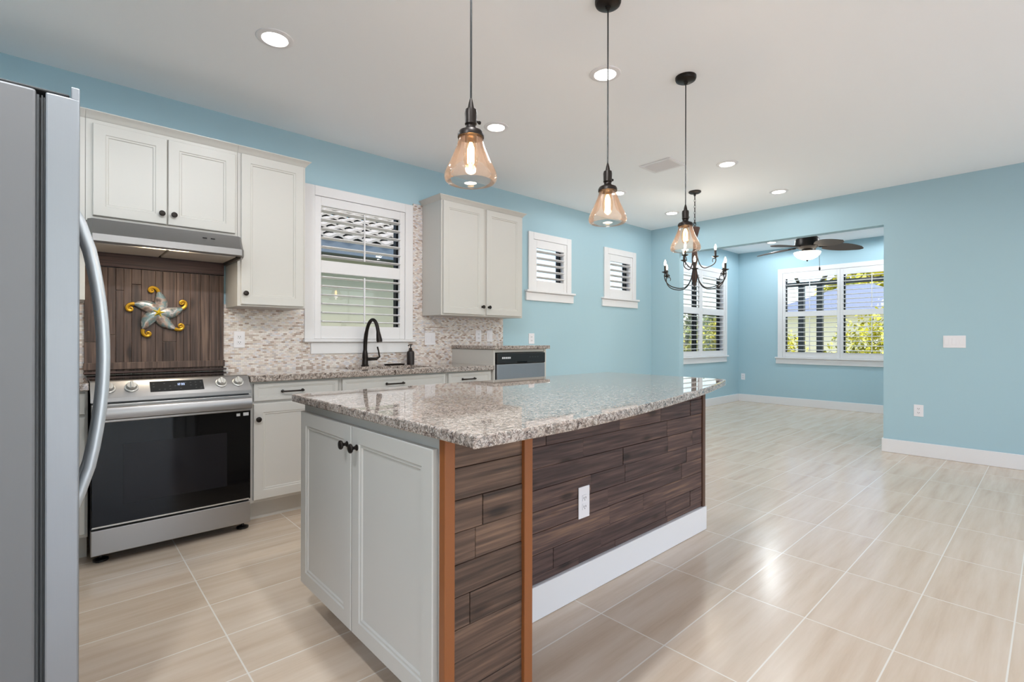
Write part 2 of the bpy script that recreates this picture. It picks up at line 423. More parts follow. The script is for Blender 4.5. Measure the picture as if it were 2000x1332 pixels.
# unseen sliding door behind the viewpoint, added and widened to let daylight in
SD = (-1.2, 6.0, 0, 2.5)
struct('wall_front', wall_mb(MB(), XLL-.1, XF+.12, YB-.12, YB, 0, H, [SD], 'x'), M['paint'])
NL = (7.28, 9.14, .895, 2.395); NF = (1.535, 3.34, .87, 2.39)
struct('wall_nook_back', wall_mb(MB(), XF+.12, XN+TH, YN, YN+TH, 0, HN, [NL], 'x'), M['paint'])
struct('wall_nook_far', wall_mb(MB(), XN, XN+TH, YNR-.1, YN, 0, HN, [NF], 'y'), M['paint'])
struct('wall_nook_front', MB().box(XF+.12, XN, YNR-.1, YNR, 0, HN), M['paint'])
def bb(mb, x0, x1, y0, y1): return mb.box(x0, x1, y0, y1, 0, .14, .005)
struct('baseboard_right', bb(bb(MB(), XF-.015, XF, YB, OY0+.012), XF-.002, XF+.12, OY0, OY0+.015), M['trim'])
struct('baseboard_left_of_opening', bb(bb(MB(), XF-.015, XF, OY1-.012, W), XF-.002, XF+.135, OY1-.015, OY1), M['trim'])
struct('baseboard_back', bb(MB(), 3.60, XF-.016, W-.015, W), M['trim'])
struct('baseboard_nook_far', bb(MB(), XN-.015, XN, YNR, YN-.016), M['trim'])
struct('baseboard_nook_back', bb(MB(), XF+.14, XN, YN-.015, YN), M['trim'])
struct('baseboard_nook_front', bb(MB(), XF+.12, XN-.016, YNR, YNR+.015), M['trim'])
sd = MB()
for k in range(5):
    a = SD[0]+1.44*k; b = a+1.44
    sd.box(a, a+.05, YB-.09, YB-.03, 0.0, 2.5).box(b-.05, b, YB-.09, YB-.03, 0, 2.5).box(a, b, YB-.09, YB-.03, 0, .07).box(a, b, YB-.09, YB-.03, 2.43, 2.5)
d1 = struct('added_sliding_door', sd, M['trim'])
struct('door_pane', MB().box(SD[0]+.05, SD[1]-.05, YB-.064, YB-.06, .06, 2.44), M['glassclear'], d1)
# mosaic tile on the cooking wall
bs = MB()
bs.box(-.6, 2.43, W-.01, W, .90, 1.0).box(-.6, 1.44, W-.01, W, 1.0, 1.43).box(1.44, 2.43, W-.01, W, 1.0, 1.17).box(2.43, 3.545, W-.01, W, .90, 1.43).box(2.43, 2.53, W-.01, W, 1.43, 2.44)
struct('wall_backsplash', bs, M['mosaic'])

# ------------------------------------------------------------------ windows and shutters (local x = to the right seen from inside, y = outward)
def window(num, loc, rotz, w_, z0, z1, panels, sash, sill, apron, cas=.08, cap=False, depth=TH):
    # w_: outer casing width (local x 0..w_), z0: top of sill, z1: top of casing
    T = TR(*loc) @ RZ(rotz)
    o = bpy.data.objects.new('window_%d' % num, None); C.objects.link(o); o.location = loc; o.rotation_euler = (0, 0, rotz); o['kind'] = 'structure'
    mb = MB(); y0 = -.02
    mb.box(0, cas, y0, 0, z0, z1, .004).box(w_-cas, w_, y0, 0, z0, z1, .004).box(cas, w_-cas, y0, 0, z1-cas, z1, .004)
    part(mb, 'casing', M['trim'], o, False)
    mb = MB(); mb.box(-sill, w_+sill, -.05, 0, z0-.025, z0, .006)
    mb.box(-apron, w_+apron, -.022, 0, z0-.025-(.095), z0-.027, .004)
    part(mb, 'sill', M['trim'], o, False)
    mb = MB(); q = .004
    mb.box(cas, cas+q, 0, .088, z0, z1-cas).box(w_-cas-q, w_-cas, 0, .088, z0, z1-cas).box(cas, w_-cas, 0, .088, z1-cas-q, z1-cas).box(cas, w_-cas, 0, .088, z0, z0+q)
    part(mb, 'jamb_liner', M['trim'], o, False)
    # dark sash frame set in the outer part of the wall
    mb = MB(); a, b, c, d = cas-.0, w_-cas, z0, z1-cas
    f = .035
    for p0, p1 in sash:
        mb.box(p0, p0+f, .09, depth-.01, c, d).box(p1-f, p1, .09, depth-.01, c, d).box(p0+f, p1-f, .09, depth-.01, d-f, d).box(p0+f, p1-f, .09, depth-.01, c, c+f)
        if d-c > .7: mb.box(p0+f, p1-f, .095, depth-.015, (c+d)/2-.02, (c+d)/2+.02)
    part(mb, 'sash', M['darkframe'], o, False)
    mb = MB()
    for p0, p1 in sash: mb.box(p0+f, p1-f, .11, .114, c+f, d-f)
    part(mb, 'pane', M['glassclear'], o, False)
    return o
def shutter(loc, rotz, x0, x1, z0, z1, sections, stile, label, group=None, pitch=.0765, lw=.076, tilt=-.12, rod=True, topr=None):
    o = thing('plantation_shutter', label, 'shutter', loc, rotz, group)
    mb = MB(); ya, yb = -.012, .02
    mb.box(x0, x0+stile, ya, yb, z0, z1, .003).box(x1-stile, x1, ya, yb, z0, z1, .003)
    zs = [z0] + [v for s_ in sections for v in s_] + [z1]
    for i in range(0, len(zs), 2): mb.box(x0+stile, x1-stile, ya, yb, zs[i], zs[i+1], .003)
    part(mb, 'shutter_frame', M['trim'], o, False)
    lv = MB()
    for s0, s1 in sections:
        n = max(1, int(round((s1-s0)/pitch))); st = (s1-s0)/n
        for i in range(n):
            zc = s0+st*(i+.5)
            T = TR(0, .004, zc) @ Matrix.Rotation(tilt, 4, 'X')
            prof = [(-lw/2, .003), (-lw/4, .006), (0, .0068), (lw/4, .006), (lw/2, .003), (lw/2, -.003), (lw/4, -.006), (0, -.0068), (-lw/4, -.006), (-lw/2, -.003)]
            lv.loft([[(x, y, z) for y, z in prof] for x in (x0+stile+.002, x1-stile-.002)], T=T)
    part(lv, 'louver_set', M['trim'], o, False)
    if rod:
        mb = MB(); xc = (x0+x1)/2
        for s0, s1 in sections: mb.box(xc-.006, xc+.006, -lw/2-.014, -lw/2-.002, s0+.02, s1-.02, .003)
        part(mb, 'tilt_rod', M['trim'], o, False)
    return o
# kitchen window
window(1, (1.44, W, 0), 0, .985, 1.18, 2.42, 1, [(.08, .905)], .012, -.05)
shutter((1.44, W, 0), 0, .082, .903, 1.182, 2.338, [(1.288, 1.722), (1.822, 2.265)], .052, 'tall white plantation shutter in the window over the kitchen sink', tilt=-.06)
# two small high windows
for n, x in ((2, 3.925), (3, 5.325)):
    window(n, (x, W, 0), 0, .735, 1.745, 2.41, 1, [(.08, .655)], .05, .04)
    shutter((x, W, 0), 0, .082, .653, 1.747, 2.328, [(1.862, 2.235)], .052,
            'small white plantation shutter in the high window ' + ('nearest the wall cabinet' if n == 2 else 'nearest the room corner'), 'small high window shutters', rod=False)
# nook windows
window(4, (7.20, YN, 0), 0, 2.02, .895, 2.475, 2, [(.08, 1.0), (1.02, 1.94)], .012, -.02)
lb = 'tall white plantation shutter left of the pair behind the chandelier', 'tall white plantation shutter right of the pair behind the chandelier'
for k in (0, 1): shutter((7.20, YN, 0), 0, .082+.929*k, .082+.929*k+.927, .897, 2.393, [(.985, 1.625), (1.735, 2.30)], .06, lb[k], 'nook side window shutters', rod=False, tilt=-.05)
window(5, (XN, 3.42, 0), -PI/2, 1.965, .87, 2.47, 2, [(.08, .972), (.993, 1.885)], .04, .03)
lb = 'wide white plantation shutter on the end wall under the ceiling fan, left leaf', 'wide white plantation shutter on the end wall beside the room opening edge, right leaf'
for k in (0, 1): shutter((XN, 3.42, 0), -PI/2, .082+.9005*k, .082+.9005*k+.8985, .872, 2.388, [(.965, 1.60), (1.69, 2.285)], .044, lb[k], 'nook end window shutters', tilt=-.03)

# ------------------------------------------------------------------ cabinet parts
DL = [(.056, 0), (.060, .004), (.068, .004), (.072, .009), (.074, .009)]
DS = [(.022, 0), (.025, .003), (.030, .003), (.033, .006), (.035, .006)]
def door_front(name, x0, x1, z0, z1, y, par, loops=DL, t=.02):
    return part(MB().panel(x1-x0, z1-z0, t, loops, TR(x0, y, z0)), name, M['cab'], par)
def knob(par, p, d=(0, -1, 0)):
    T = TR(*p) @ Vector((0, 0, 1)).rotation_difference(Vector(d)).to_matrix().to_4x4()
    o = part(MB().lathe([(.011, 0), (.0105, .003), (.006, .006), (.0055, .014), (.009, .018), (.0155, .021), (.017, .025), (.0155, .029), (.010, .031), (0, .0315)], n=20, T=T), 'knob', M['bronze'], par)
    return tag(o, 'dark bronze knob')
def pull(par, xc, y, z, wd=.128):
    pts = [(xc-wd/2, y, z), (xc-wd/2, y-.022, z), (xc-wd/2+.012, y-.028, z), (xc-.02, y-.031, z), (xc+.02, y-.031, z), (xc+wd/2-.012, y-.028, z), (xc+wd/2, y-.022, z), (xc+wd/2, y, z)]
    mb = MB().tube(pts, [.007, .006, .006, .0055, .0055, .006, .006, .007], 8)
    for s in (-1, 1): mb.lathe([(.010, 0), (.010, .003), (.007, .005)], n=14, T=TR(xc+s*wd/2, y, z) @ Matrix.Rotation(PI/2, 4, 'X'))
    return tag(part(mb, 'bar_pull', M['bronze'], par), 'dark bronze bar pull')
def crown(mb, x0, x1, yf, z0, z1, ends=(1, 1)):
    prof = [(0, 0), (.004, .004), (.010, .012), (.020, .026), (.030, .034), (.034, .038), (.034, z1-z0)]
    def ring(o, z): return [(x0-o*ends[0], yf-o, z), (x1+o*ends[1], yf-o, z), (x1+o*ends[1], W, z), (x0-o*ends[0], W, z)]
    return mb.loft([ring(o, z0+z) for o, z in prof])
YU = 3.69
# over-hood cabinet
o = thing('wall_cabinet', 'white two-door wall cabinet directly above the range hood', 'cabinet', (.50, 3.85, 1.85))
part(MB().box(.112, .887, YU+.02, W, 1.852, 2.435, .002), 'carcass', M['cab'], o)
for (a, b, kx) in ((.143, .493, .466), (.499, .872, .528)):
    d = door_front('door', a, b, 1.884, 2.41, YU, o); knob(d, (kx, YU, 1.945))
part(crown(MB(), .112, .887, YU+.02, 2.435, 2.477, (0, 0)), 'crown_moulding', M['cab'], o)
# tall single-door cabinet
o = thing('wall_cabinet', 'tall white single-door wall cabinet between the range hood and the window', 'cabinet', (1.11, 3.85, 1.4))
part(MB().box(.888, 1.335, YU+.02, W, 1.402, 2.435, .002), 'carcass', M['cab'], o)
d = door_front('door', .907, 1.318, 1.414, 2.43, YU, o); knob(d, (.932, YU, 1.488))
part(crown(MB(), .888, 1.335, YU+.02, 2.435, 2.477, (0, 1)), 'crown_moulding', M['cab'], o)
# cabinet behind the refrigerator
o = thing('wall_cabinet', 'white wall cabinet mostly hidden behind the refrigerator door', 'cabinet', (-.2, 3.85, 1.4))
part(MB().box(-.6, .111, YU+.02, W, 1.40, 2.435, .002), 'carcass', M['cab'], o)
d = door_front('door', -.58, .055, 1.414, 2.43, YU, o)
part(crown(MB(), -.6, .111, YU+.02, 2.435, 2.477, (0, 0)), 'crown_moulding', M['cab'], o)
# right two-door cabinet
o = thing('wall_cabinet', 'white two-door wall cabinet right of the sink window, above the switches', 'cabinet', (3.03, 3.85, 1.4))
part(MB().box(2.53, 3.535, YU+.02, W-.011, 1.40, 2.435, .002), 'carcass', M['cab'], o)
for (a, b, kx) in ((2.545, 3.012, 2.99), (3.046, 3.505, 3.068)):
    d = door_front('door', a, b, 1.414, 2.43, YU, o); knob(d, (kx, YU, 1.49))
part(crown(MB(), 2.53, 3.535, YU+.02, 2.435, 2.477), 'crown_moulding', M['cab'], o)

# base cabinets
YD = 3.40
def base_cab(label, x0, x1, left, right, pulls):
    o = thing('base_cabinet', label, 'cabinet', ((x0+x1)/2, 3.7, 0))
    part(MB().box(x0, x1, YD+.02, W-.011, .14, .908, .002), 'carcass', M['cab'], o)
    part(MB().box(x0, x1, 3.535, W-.011, 0, .139), 'toe_kick', M['cab'], o)
    return o
o = base_cab('white base cabinet with one drawer and one door right of the range', .884, 1.467, 0, 0, 0)
d = door_front('drawer_front', .908, 1.452, .785, .897, YD, o, DS); pull(d, 1.145, YD, .84)
d = door_front('door', .908, 1.452, .16, .768, YD, o); knob(d, (.933, YD, .672))
o = base_cab('wide white sink base cabinet below the faucet', 1.469, 2.38, 0, 0, 0)
d = door_front('drawer_front', 1.485, 2.368, .785, .897, YD, o, DS); pull(d, 1.90, YD, .843, .14)
for a, b, kx in ((1.485, 1.923, 1.90), (1.930, 2.368, 1.953)):
    d = door_front('door', a, b, .16, .768, YD, o); knob(d, (kx, YD, .672))
o = base_cab('white base cabinet with one drawer left of the dishwasher', 2.382, 2.872, 0, 0, 0)
d = door_front('drawer_front', 2.396, 2.858, .785, .897, YD, o, DS); pull(d, 2.605, YD, .841)
d = door_front('door', 2.396, 2.858, .16, .768, YD, o); knob(d, (2.42, YD, .672))
o = base_cab('narrow white base cabinet squeezed between refrigerator and range', -.6, .115, 0, 0, 0)
d = door_front('drawer_front', -.58, .104, .785, .897, YD, o, DS)
d = door_front('door', -.58, .104, .16, .768, YD, o)
# raised dishwasher housing
o = thing('dishwasher_cabinet', 'raised white cabinet housing around the dishwasher', 'cabinet', (3.21, 3.7, 0))
part(MB().box(2.874, 2.892, 3.385, W-.011, 0, 1.088, .002), 'side_panel', M['cab'], o)
part(MB().box(3.522, 3.552, 3.385, W-.011, 0, 1.088, .002), 'side_panel', M['cab'], o)
part(MB().box(2.893, 3.521, 3.39, W-.02, 1.062, 1.088, .002), 'top_rail', M['cab'], o)
part(MB().box(2.893, 3.521, 3.42, W-.02, .02, .20), 'plinth', M['cab'], o)
o = thing('dishwasher', 'stainless dishwasher with black control strip, raised at the end of the cabinets', 'dishwasher', (3.21, 3.7, .2))
part(MB().box(2.896, 3.518, 3.40, W-.03, .205, 1.058), 'body', M['black'], o)
part(MB().box(2.90, 3.516, 3.365, 3.40, .22, .955, .006), 'door_panel', M['steelv'], o)
cs = part(MB().box(2.898, 3.517, 3.362, 3.40, .958, 1.056, .006), 'control_strip', M['black'], o)
part(MB().box(3.14, 3.27, 3.3605, 3.364, .962, .978, .003), 'latch_recess', M['blackgloss'], cs)
for k in range(5): part(MB().box(2.955+.022*k, 2.971+.022*k, 3.3612, 3.364, 1.004, 1.02), 'button', M['sticker'], cs)
for k in range(4): part(MB().box(3.30+.035*k, 3.316+.035*k, 3.3612, 3.364, 1.012, 1.018), 'button', M['gasket'], cs)

# worktops
o = MB()
CO = .012
SX0, SX1, SY0, SY1 = 1.62, 2.34, 3.50, 3.90
o.box(.882, SX0, 3.37, W-.011, .91, .95, .004).box(SX1, 2.873, 3.37, W-.011, .91, .95, .004)
o.box(SX0, SX1, 3.37, SY0, .91, .95, .004).box(SX0, SX1, SY1, W-.011, .91, .95, .004)
tag(part(o, 'worktop', M['granite']), 'long speckled granite worktop along the wall with the sink cut into it', 'worktop')
tag(part(MB().box(-.6, .117, 3.37, W-.011, .91, .95, .004), 'worktop', M['granite']), 'short speckled granite worktop left of the range, behind the refrigerator handle', 'worktop')
tag(part(MB().box(2.862, 3.575, 3.35, W-.011, 1.09, 1.123, .004), 'worktop', M['granite']), 'small raised granite worktop over the dishwasher', 'worktop')
# sink
mb = MB()
def rr(x0, x1, y0, y1, r, z, n=5):
    o_ = []
    for cx, cy, a0 in ((x1-r, y1-r, 0), (x0+r, y1-r, PI/2), (x0+r, y0+r, PI), (x1-r, y0+r, 1.5*PI)):
        for i in range(n+1): a = a0+PI/2*i/n; o_.append((cx+r*math.cos(a), cy+r*math.sin(a), z))
    return o_
mb.loft([rr(SX0-.015, SX1+.015, SY0-.015, SY1+.015, .03, .906), rr(SX0+.004, SX1-.004, SY0+.004, SY1-.004, .03, .906), rr(SX0+.01, SX1-.01, SY0+.01, SY1-.01, .04, .74), rr(SX0+.05, SX1-.05, SY0+.05, SY1-.05, .05, .72)], cap=False)
mb.add(rr(SX0+.05, SX1-.05, SY0+.05, SY1-.05, .05, .72), [tuple(range(24))])
t = thing('sink', 'dark undermount kitchen sink below the window', 'sink', ((SX0+SX1)/2, 3.7, .72)); part(mb, 'basin', M['gasket'], t)
part(MB().lathe([(.045, 0), (.04, .004), (.02, .002), (0, .002)], (1.98, 3.7, .7205), 20), 'drain', M['bronze'], t)
# faucet
fx, fy = 1.925, 3.955
t = thing('faucet', 'dark bronze pull-down gooseneck kitchen faucet', 'faucet', (fx, fy, .95))
part(MB().lathe([(.032, .0005), (.032, .008), (.026, .014), (.024, .05), (.021, .06), (.024, .075), (.022, .1), (.018, .13), (.016, .14)], (fx, fy, .95), 24), 'base', M['bronze'], t)
sp = bez((fx, fy, 1.085), (fx-.0, fy, 1.36), (fx+.025, fy-.14, 1.42), (fx+.035, fy-.165, 1.24), 20)
part(MB().tube(sp, [.0165]*5+[.0145]*12+[.015]*4, 14), 'spout', M['bronze'], t)
e1 = sp[-1]; dr = (sp[-1]-sp[-2]).normalized()
part(MB().tube([e1, e1+dr*.02, e1+dr*.07, e1+dr*.085], [.0155, .0185, .0245, .022], 16), 'spray_head', M['bronze'], t)
part(MB().tube([(fx+.02, fy-.004, 1.01), (fx+.085, fy-.04, 1.012), (fx+.108, fy-.05, 1.03), (fx+.098, fy-.05, 1.08), (fx+.088, fy-.05, 1.115)], [.014, .013, .009, .006, .007], 10), 'lever', M['bronze'], t)
t = thing('soap_dispenser', 'dark soap bottle with pump standing right of the faucet', 'soap bottle', (2.355, 3.935, .95))
bt = part(MB().lathe([(.03, .0005), (.034, .004), (.034, .105), (.031, .118), (.018, .128), (.013, .132), (.013, .14), (0, .14)], (2.355, 3.935, .95), 24), 'bottle', M['soap'], t)
part(MB().lathe([(.014, .139), (.014, .15), (.005, .152), (.005, .172), (.012, .174), (.012, .184), (0, .186)], (2.355, 3.935, .95), 16).tube([(2.355, 3.935, 1.128), (2.325, 3.91, 1.129), (2.31, 3.90, 1.122)], .005, 8), 'pump', M['soap'], t)
t = thing('sponge_tray', 'flat dark tray lying between the faucet and the soap bottle', 'tray', (2.2, 3.955, .95))
part(MB().loft([rr(2.12, 2.29, 3.92, 3.99, .02, .9505), rr(2.112, 2.298, 3.912, 3.998, .025, .962), rr(2.118, 2.292, 3.918, 3.992, .02, .962), rr(2.125, 2.285, 3.925, 3.985, .02, .9545)]), 'tray_body', M['bronze'], t)

# ------------------------------------------------------------------ plank panel and starfish
t = thing('plank_backsplash', 'dark brown wooden board panel on the wall behind the range', 'wood panel', (.5, 4.0, .955))
mb = MB(); x = .116; rng = random.Random(3)
while x < .868:
    wd = min(rng.choice([.05, .062, .075, .04]), .872-x); 
    if .872-x-wd < .02: wd = .872-x
    cuts = [.954] + ([rng.uniform(1.1, 1.55)] if rng.random() < .6 else []) + [1.63]
    for a, b in zip(cuts, cuts[1:]): mb.box(x+.0006, x+wd-.0006, W-.026, W-.011, a+.001, b-.001, .0015, 1, rng.random())
    x += wd
part(mb, 'board_field', M['plankv'], t)
part(MB().box(.112, .872, W-.034, W-.011, 1.632, 1.733, .003, 2, .05), 'top_rail', M['plankh'], t)
part(MB().box(.112, .876, W-.042, W-.027, .985, 1.03, .003, 2, .9), 'bottom_rail', M['plankv'], t)
part(MB().box(.112, .884, W-.055, W-.027, .962, .972, .002, 2, .1), 'ledge', M['plankh'], t)
t = thing('starfish_ornament', 'metal starfish wall ornament with gold curled tips on the wooden panel', 'wall ornament', (.489, W-.027, 1.36))
cx, cy, cz = .487, W-.027, 1.352
def starpt(ang, r, off=0.):
    a = math.radians(ang); return (cx + r*math.cos(a) - off*math.sin(a), cz + r*math.sin(a) + off*math.cos(a))
arms = [(72, .165, 1), (-4, .165, 1), (293, .165, 1), (216, .165, 1), (140, .165, 1)]
for ai, (ang, ln, sg) in enumerate(arms):
    mb = MB(); rings = []; n = 12; bend = 40
    for i in range(n+1):
        s = i/n; r = .012 + s*ln*.78; an = ang + (bend*(s**1.6)*.45)
        wdt = .036*(math.sin(PI*min(1, .18+.82*s))**.7)*(1-.25*s) + .006
        px, pz = starpt(an, r); tx, tz = -math.sin(math.radians(an)), math.cos(math.radians(an))
        rings.append([(px+tx*wdt*math.cos(b), cy-.010-(.022*(1-.4*s))*max(0, math.sin(b))+.006*(math.sin(b) < 0), pz+tz*wdt*math.cos(b)) for b in [2*PI*k/12 for k in range(12)]])
    mb.loft(rings); arm = part(mb, 'arm', M['shell'], t)
    # curled gold tip
    an = ang + bend*.45; px, pz = starpt(an, .012+ln*.76); dirn = math.radians(an) + math.radians(bend*.5)
    pts = []; rad = []; q = [px, pz]; hd = dirn; sgn = 1 if bend > 0 else -1
    for i in range(26):
        pts.append((q[0], cy-.014, q[1])); rad.append(max(.0035, .012-.0004*i)); st = .0078*(1-.022*i)
        q[0] += st*math.cos(hd); q[1] += st*math.sin(hd); hd += sgn*math.radians(10 + i*1.3)
    part(MB().tube(pts, rad, 8), 'curl', M['gold'], arm)
mb = MB(); n = 10; vs = []
for k in range(n):
    rr_ = .046 if k % 2 == 0 else .016
    px, pz = starpt(80+36*k, rr_); vs.append((px, cy-.026, pz))
vs.append((cx, cy-.046, cz)); vs.append((cx, cy-.012, cz))
part(mb.add(vs, [(k, (k+1) % n, n) for k in range(n)] + [((k+1) % n, k, n+1) for k in range(n)]), 'center_star', M['yellow'], t)

# ------------------------------------------------------------------ range hood
t = thing('range_hood', 'stainless under-cabinet range hood with lit lamp', 'range hood', (.5, 3.75, 1.70))
hx0, hx1 = .118, .888
prof = [(3.71, 1.849), (3.60, 1.849), (3.545, 1.768), (3.525, 1.755), (3.522, 1.716), (3.53, 1.708), (3.545, 1.708), (3.545, 1.735), (W-.036, 1.735), (W-.036, 1.849)]
mb = MB()
def hring(x, ch): return [(x, y+(ch if y < 3.7 else 0), z) for y, z in prof]
mb.loft([hring(hx0, .03), hring(hx0+.018, 0), hring(hx1-.018, 0), hring(hx1, .03)])
part(mb, 'canopy', M['steelhood'], t)
for a in (hx0+.002, hx1-.016): part(MB().box(a, a+.014, 3.56, W-.036, 1.70, 1.735), 'side_rim', M['steelhood'], t)
for a, b in ((.145, .485), (.497, .862)): part(MB().box(a, b, 3.64, 3.98, 1.716, 1.733, .004), 'grease_filter', M['filter'], t)
part(MB().box(.36, .60, 3.56, 3.62, 1.718, 1.733, .004), 'hood_lamp', M['hoodlight'], t)
for a, b in ((.62, .86), (.145, .34)): part(MB().box(a, b, 3.56, 3.62, 1.722, 1.733, .003), 'dark_strip', M['black'], t)
for bx in (.672, .716):
    part(MB().box(bx-.012, bx+.012, -.004, .004, -.004, .004, .002, T=TR(0, 3.572, 1.808) @ Matrix.Rotation(.6, 4, 'X')), 'button', M['black'], t)
ld = bpy.data.lights.new('hood_light', 'AREA'); ld.shape = 'RECTANGLE'; ld.size = .22; ld.size_y = .05; ld.energy = 1.6; ld.color = (1, .88, .7)
lo = bpy.data.objects.new('hood_light', ld); C.objects.link(lo); lo.parent = t; lo.location = Vector((.48, 3.59, 1.714))-Vector(t.location)

# ------------------------------------------------------------------ range
t = thing('range', 'stainless slide-in electric range with black glass oven door', 'range', (.5, 3.68, 0))
rx0, rx1 = .122, .877
part(MB().box(rx0+.004, rx1-.004, 3.372, 3.99, .058, .904, .002), 'body', M['fridgeside'], t)
part(MB().box(rx0, rx1, 3.436, 3.975, .906, .953, .004), 'cooktop', M['cooktop'], t)
prof = [(3.332, .848), (3.332, .868), (3.338, .876), (3.405, .948), (3.42, .955), (3.435, .955), (3.435, .906), (3.371, .906), (3.371, .848)]
pn = part(MB().loft([[(x, y, z) for y, z in prof] for x in (rx0, rx1)]), 'control_panel', M['steel'], t)
slope = math.atan2(.948-.876, 3.405-3.338); nrm = Vector((0, -math.sin(slope), math.cos(slope)))
Tq = lambda x, s: TR(x, 3.338+.067*s, .876+.072*s) @ Vector((0, 0, 1)).rotation_difference(nrm).to_matrix().to_4x4()
for kx in (.196, .293, .722, .812):
    kb = part(MB().lathe([(.031, 0), (.031, .004), (.028, .006)], n=24, T=Tq(kx, .55)).lathe([(.0245, .006), (.0235, .020), (.0205, .024), (0, .0245)], n=24, T=Tq(kx, .55)), 'knob', M['steelknob'], pn)
    part(MB().box(-.006, .006, -.022, .022, .022, .032, .003, T=Tq(kx, .55)), 'grip', M['steelknob'], kb)
ds = part(MB().box(-.128, .128, -.036, .036, 0, .002, .0006, 1, T=Tq(.502, .52)), 'display', M['blacksatin'], pn)
for i in range(10):
    for j in range(3):
        if rng.random() < .6: part(MB().box(-.115+.025*i, -.107+.025*i, -.024+.02*j, -.021+.02*j, .0018, .0024, T=Tq(.502, .52)), 'touch_key', M['gasket'], ds)
def seg7(mb, ch, x, y, s, T):
    sg = {'1': 'bc', '2': 'abged', '0': 'abcdef'}.get(ch, 'abcdefg'); wdt = s*.5
    R_ = {'a': (0, wdt, s, s), 'g': (0, wdt, s/2, s/2), 'd': (0, wdt, 0, 0), 'b': (wdt, wdt, s/2, s), 'c': (wdt, wdt, 0, s/2), 'f': (0, 0, s/2, s), 'e': (0, 0, 0, s/2)}
    for k in sg:
        a, b, c, d = R_[k]; mb.box(x+a-.0007, x+b+.0007, y+c-.0007, y+d+.0007, .0018, .0026, T=T)
mb = MB(); 
for i, ch in enumerate('1200'): seg7(mb, ch, -.004+.0095*i+(.003 if i > 1 else 0), .002, .012, Tq(.502, .52))
part(mb, 'clock_digits', emit('clock_glow', (190, 205, 235), .8), ds)
dr_ = part(MB().box(rx0+.002, rx1-.003, 3.335, 3.371, .20, .838, .004), 'oven_door', M['blackgloss'], t)
part(MB().box(.255, .745, 3.3338, 3.3355, .30, .62, .0008, 1), 'oven_window', M['ovenwin'], dr_)
part(MB().box(rx0+.002, rx1-.003, 3.326, 3.3345, .742, .838, .003), 'door_band', M['steel'], dr_)
hp = [(y, z) for y, z in ((3.272, .765), (3.268, .785), (3.268, .805), (3.275, .822), (3.288, .826), (3.292, .80), (3.289, .768), (3.28, .76))]
mb = MB().loft([[(x, y, z) for y, z in hp] for x in (rx0+.012, rx1-.012)])
for xx in (rx0+.03, rx1-.06): mb.box(xx, xx+.03, 3.286, 3.33, .772, .815, .004)
part(mb, 'handle', M['steel'], dr_)
part(MB().box(.795, .815, 3.3335, 3.3352, .712, .728).box(.832, .862, 3.3335, 3.3352, .712, .731), 'sticker', M['sticker'], dr_)
part(MB().box(rx0+.006, rx1-.014, 3.331, 3.336, .199, .206), 'door_sill', M['steelknob'], dr_)
part(MB().box(rx0+.001, rx1-.004, 3.335, 3.371, .055, .186, .004), 'drawer_front', M['steel'], t)
for xx in (.168, .852):
    part(MB().lathe([(.034, .0005), (.034, .010), (.02, .016), (.008, .018), (.008, .058), (0, .058)], (xx, 3.425, 0), 20), 'foot', M['black'], t)

# ------------------------------------------------------------------ refrigerator
t = thing('refrigerator', 'stainless two-door refrigerator cut off by the left edge of the photo', 'refrigerator', (-.4, 2.1, 0))
fy0, fy1, fm = 1.64, 2.55, 2.095
part(MB().box(-.78, -.04, fy0+.004, fy1-.004, .03, 1.778, .006), 'body', M['fridgeside'], t)
mb = MB()
for x0, x1 in ((-.0395, -.035), (-.031, -.0285)): mb.box(x0, x1, fy0+.012, fy1-.012, .08, 1.768)
mb.box(-.0352, -.0308, fy0+.022, fy1-.022, .08, 1.765).box(-.0286, -.0245, fy0+.016, fy1-.016, .08, 1.765)
part(mb, 'gasket', M['gasket'], t)
for (a, b, hy) in ((fy0, fm-.002, fm-.05), (fm+.002, fy1, fm+.05)):
    d = part(MB().box(-.024, .039, a, b, .09, 1.775, .004).box(.022, .039, a, b, 1.77, 1.803, .003), 'door', M['steelv'], t)
    hpts = [(.036, hy, .60+.06), (.05, hy, .70)] + [(.058+.050*math.sin(PI*i/14)**.8, hy, .72+.80*i/14) for i in range(1, 14)] + [(.05, hy, 1.54), (.036, hy, 1.57)]
    part(MB().tube(hpts, .0155, 12, flat=1.1), 'handle', M['handle'], d)
for yy in (fy0+.01, fy1-.07): part(MB().box(-.15, .02, yy, yy+.06, 1.779, 1.785, .003), 'hinge_cover', M['gasket'], t)
part(MB().box(-.74, -.05, fy0+.03, fy1-.03, .001, .03).box(-.05, .02, fy0+.02, fy1-.02, .001, .088), 'base_grille', M['black'], t)

# ------------------------------------------------------------------ island
ZC = .94
t = thing('kitchen_island', 'white kitchen island clad in dark boards with two end doors', 'island', (1.9, 1.7, 0))
ex = .80
mb = MB().box(ex, 2.94, 1.492, 2.222, .118, .906, .002).box(ex, 1.10, 1.165, 1.495, .118, .906, .002)
part(mb, 'carcass', M['cab'], t)
part(MB().box(.875, 2.93, 1.50, 2.145, 0, .117).box(.875, 1.09, 1.18, 1.51, 0, .117), 'toe_kick', M['cab'], t)
TX = lambda y0, z0: TR(ex-.001-.02, y0, z0) @ RZ(-PI/2)
for y_hi, y_lo, ky in ((2.212, 1.713, 1.742), (1.704, 1.183, 1.662)):
    d = part(MB().panel(y_hi-y_lo, .742, .02, DL, TR(ex-.021, y_hi, .126) @ RZ(-PI/2)), 'door', M['cab'], t)
    knob(d, (ex-.021, ky, .797), (-1, 0, 0))
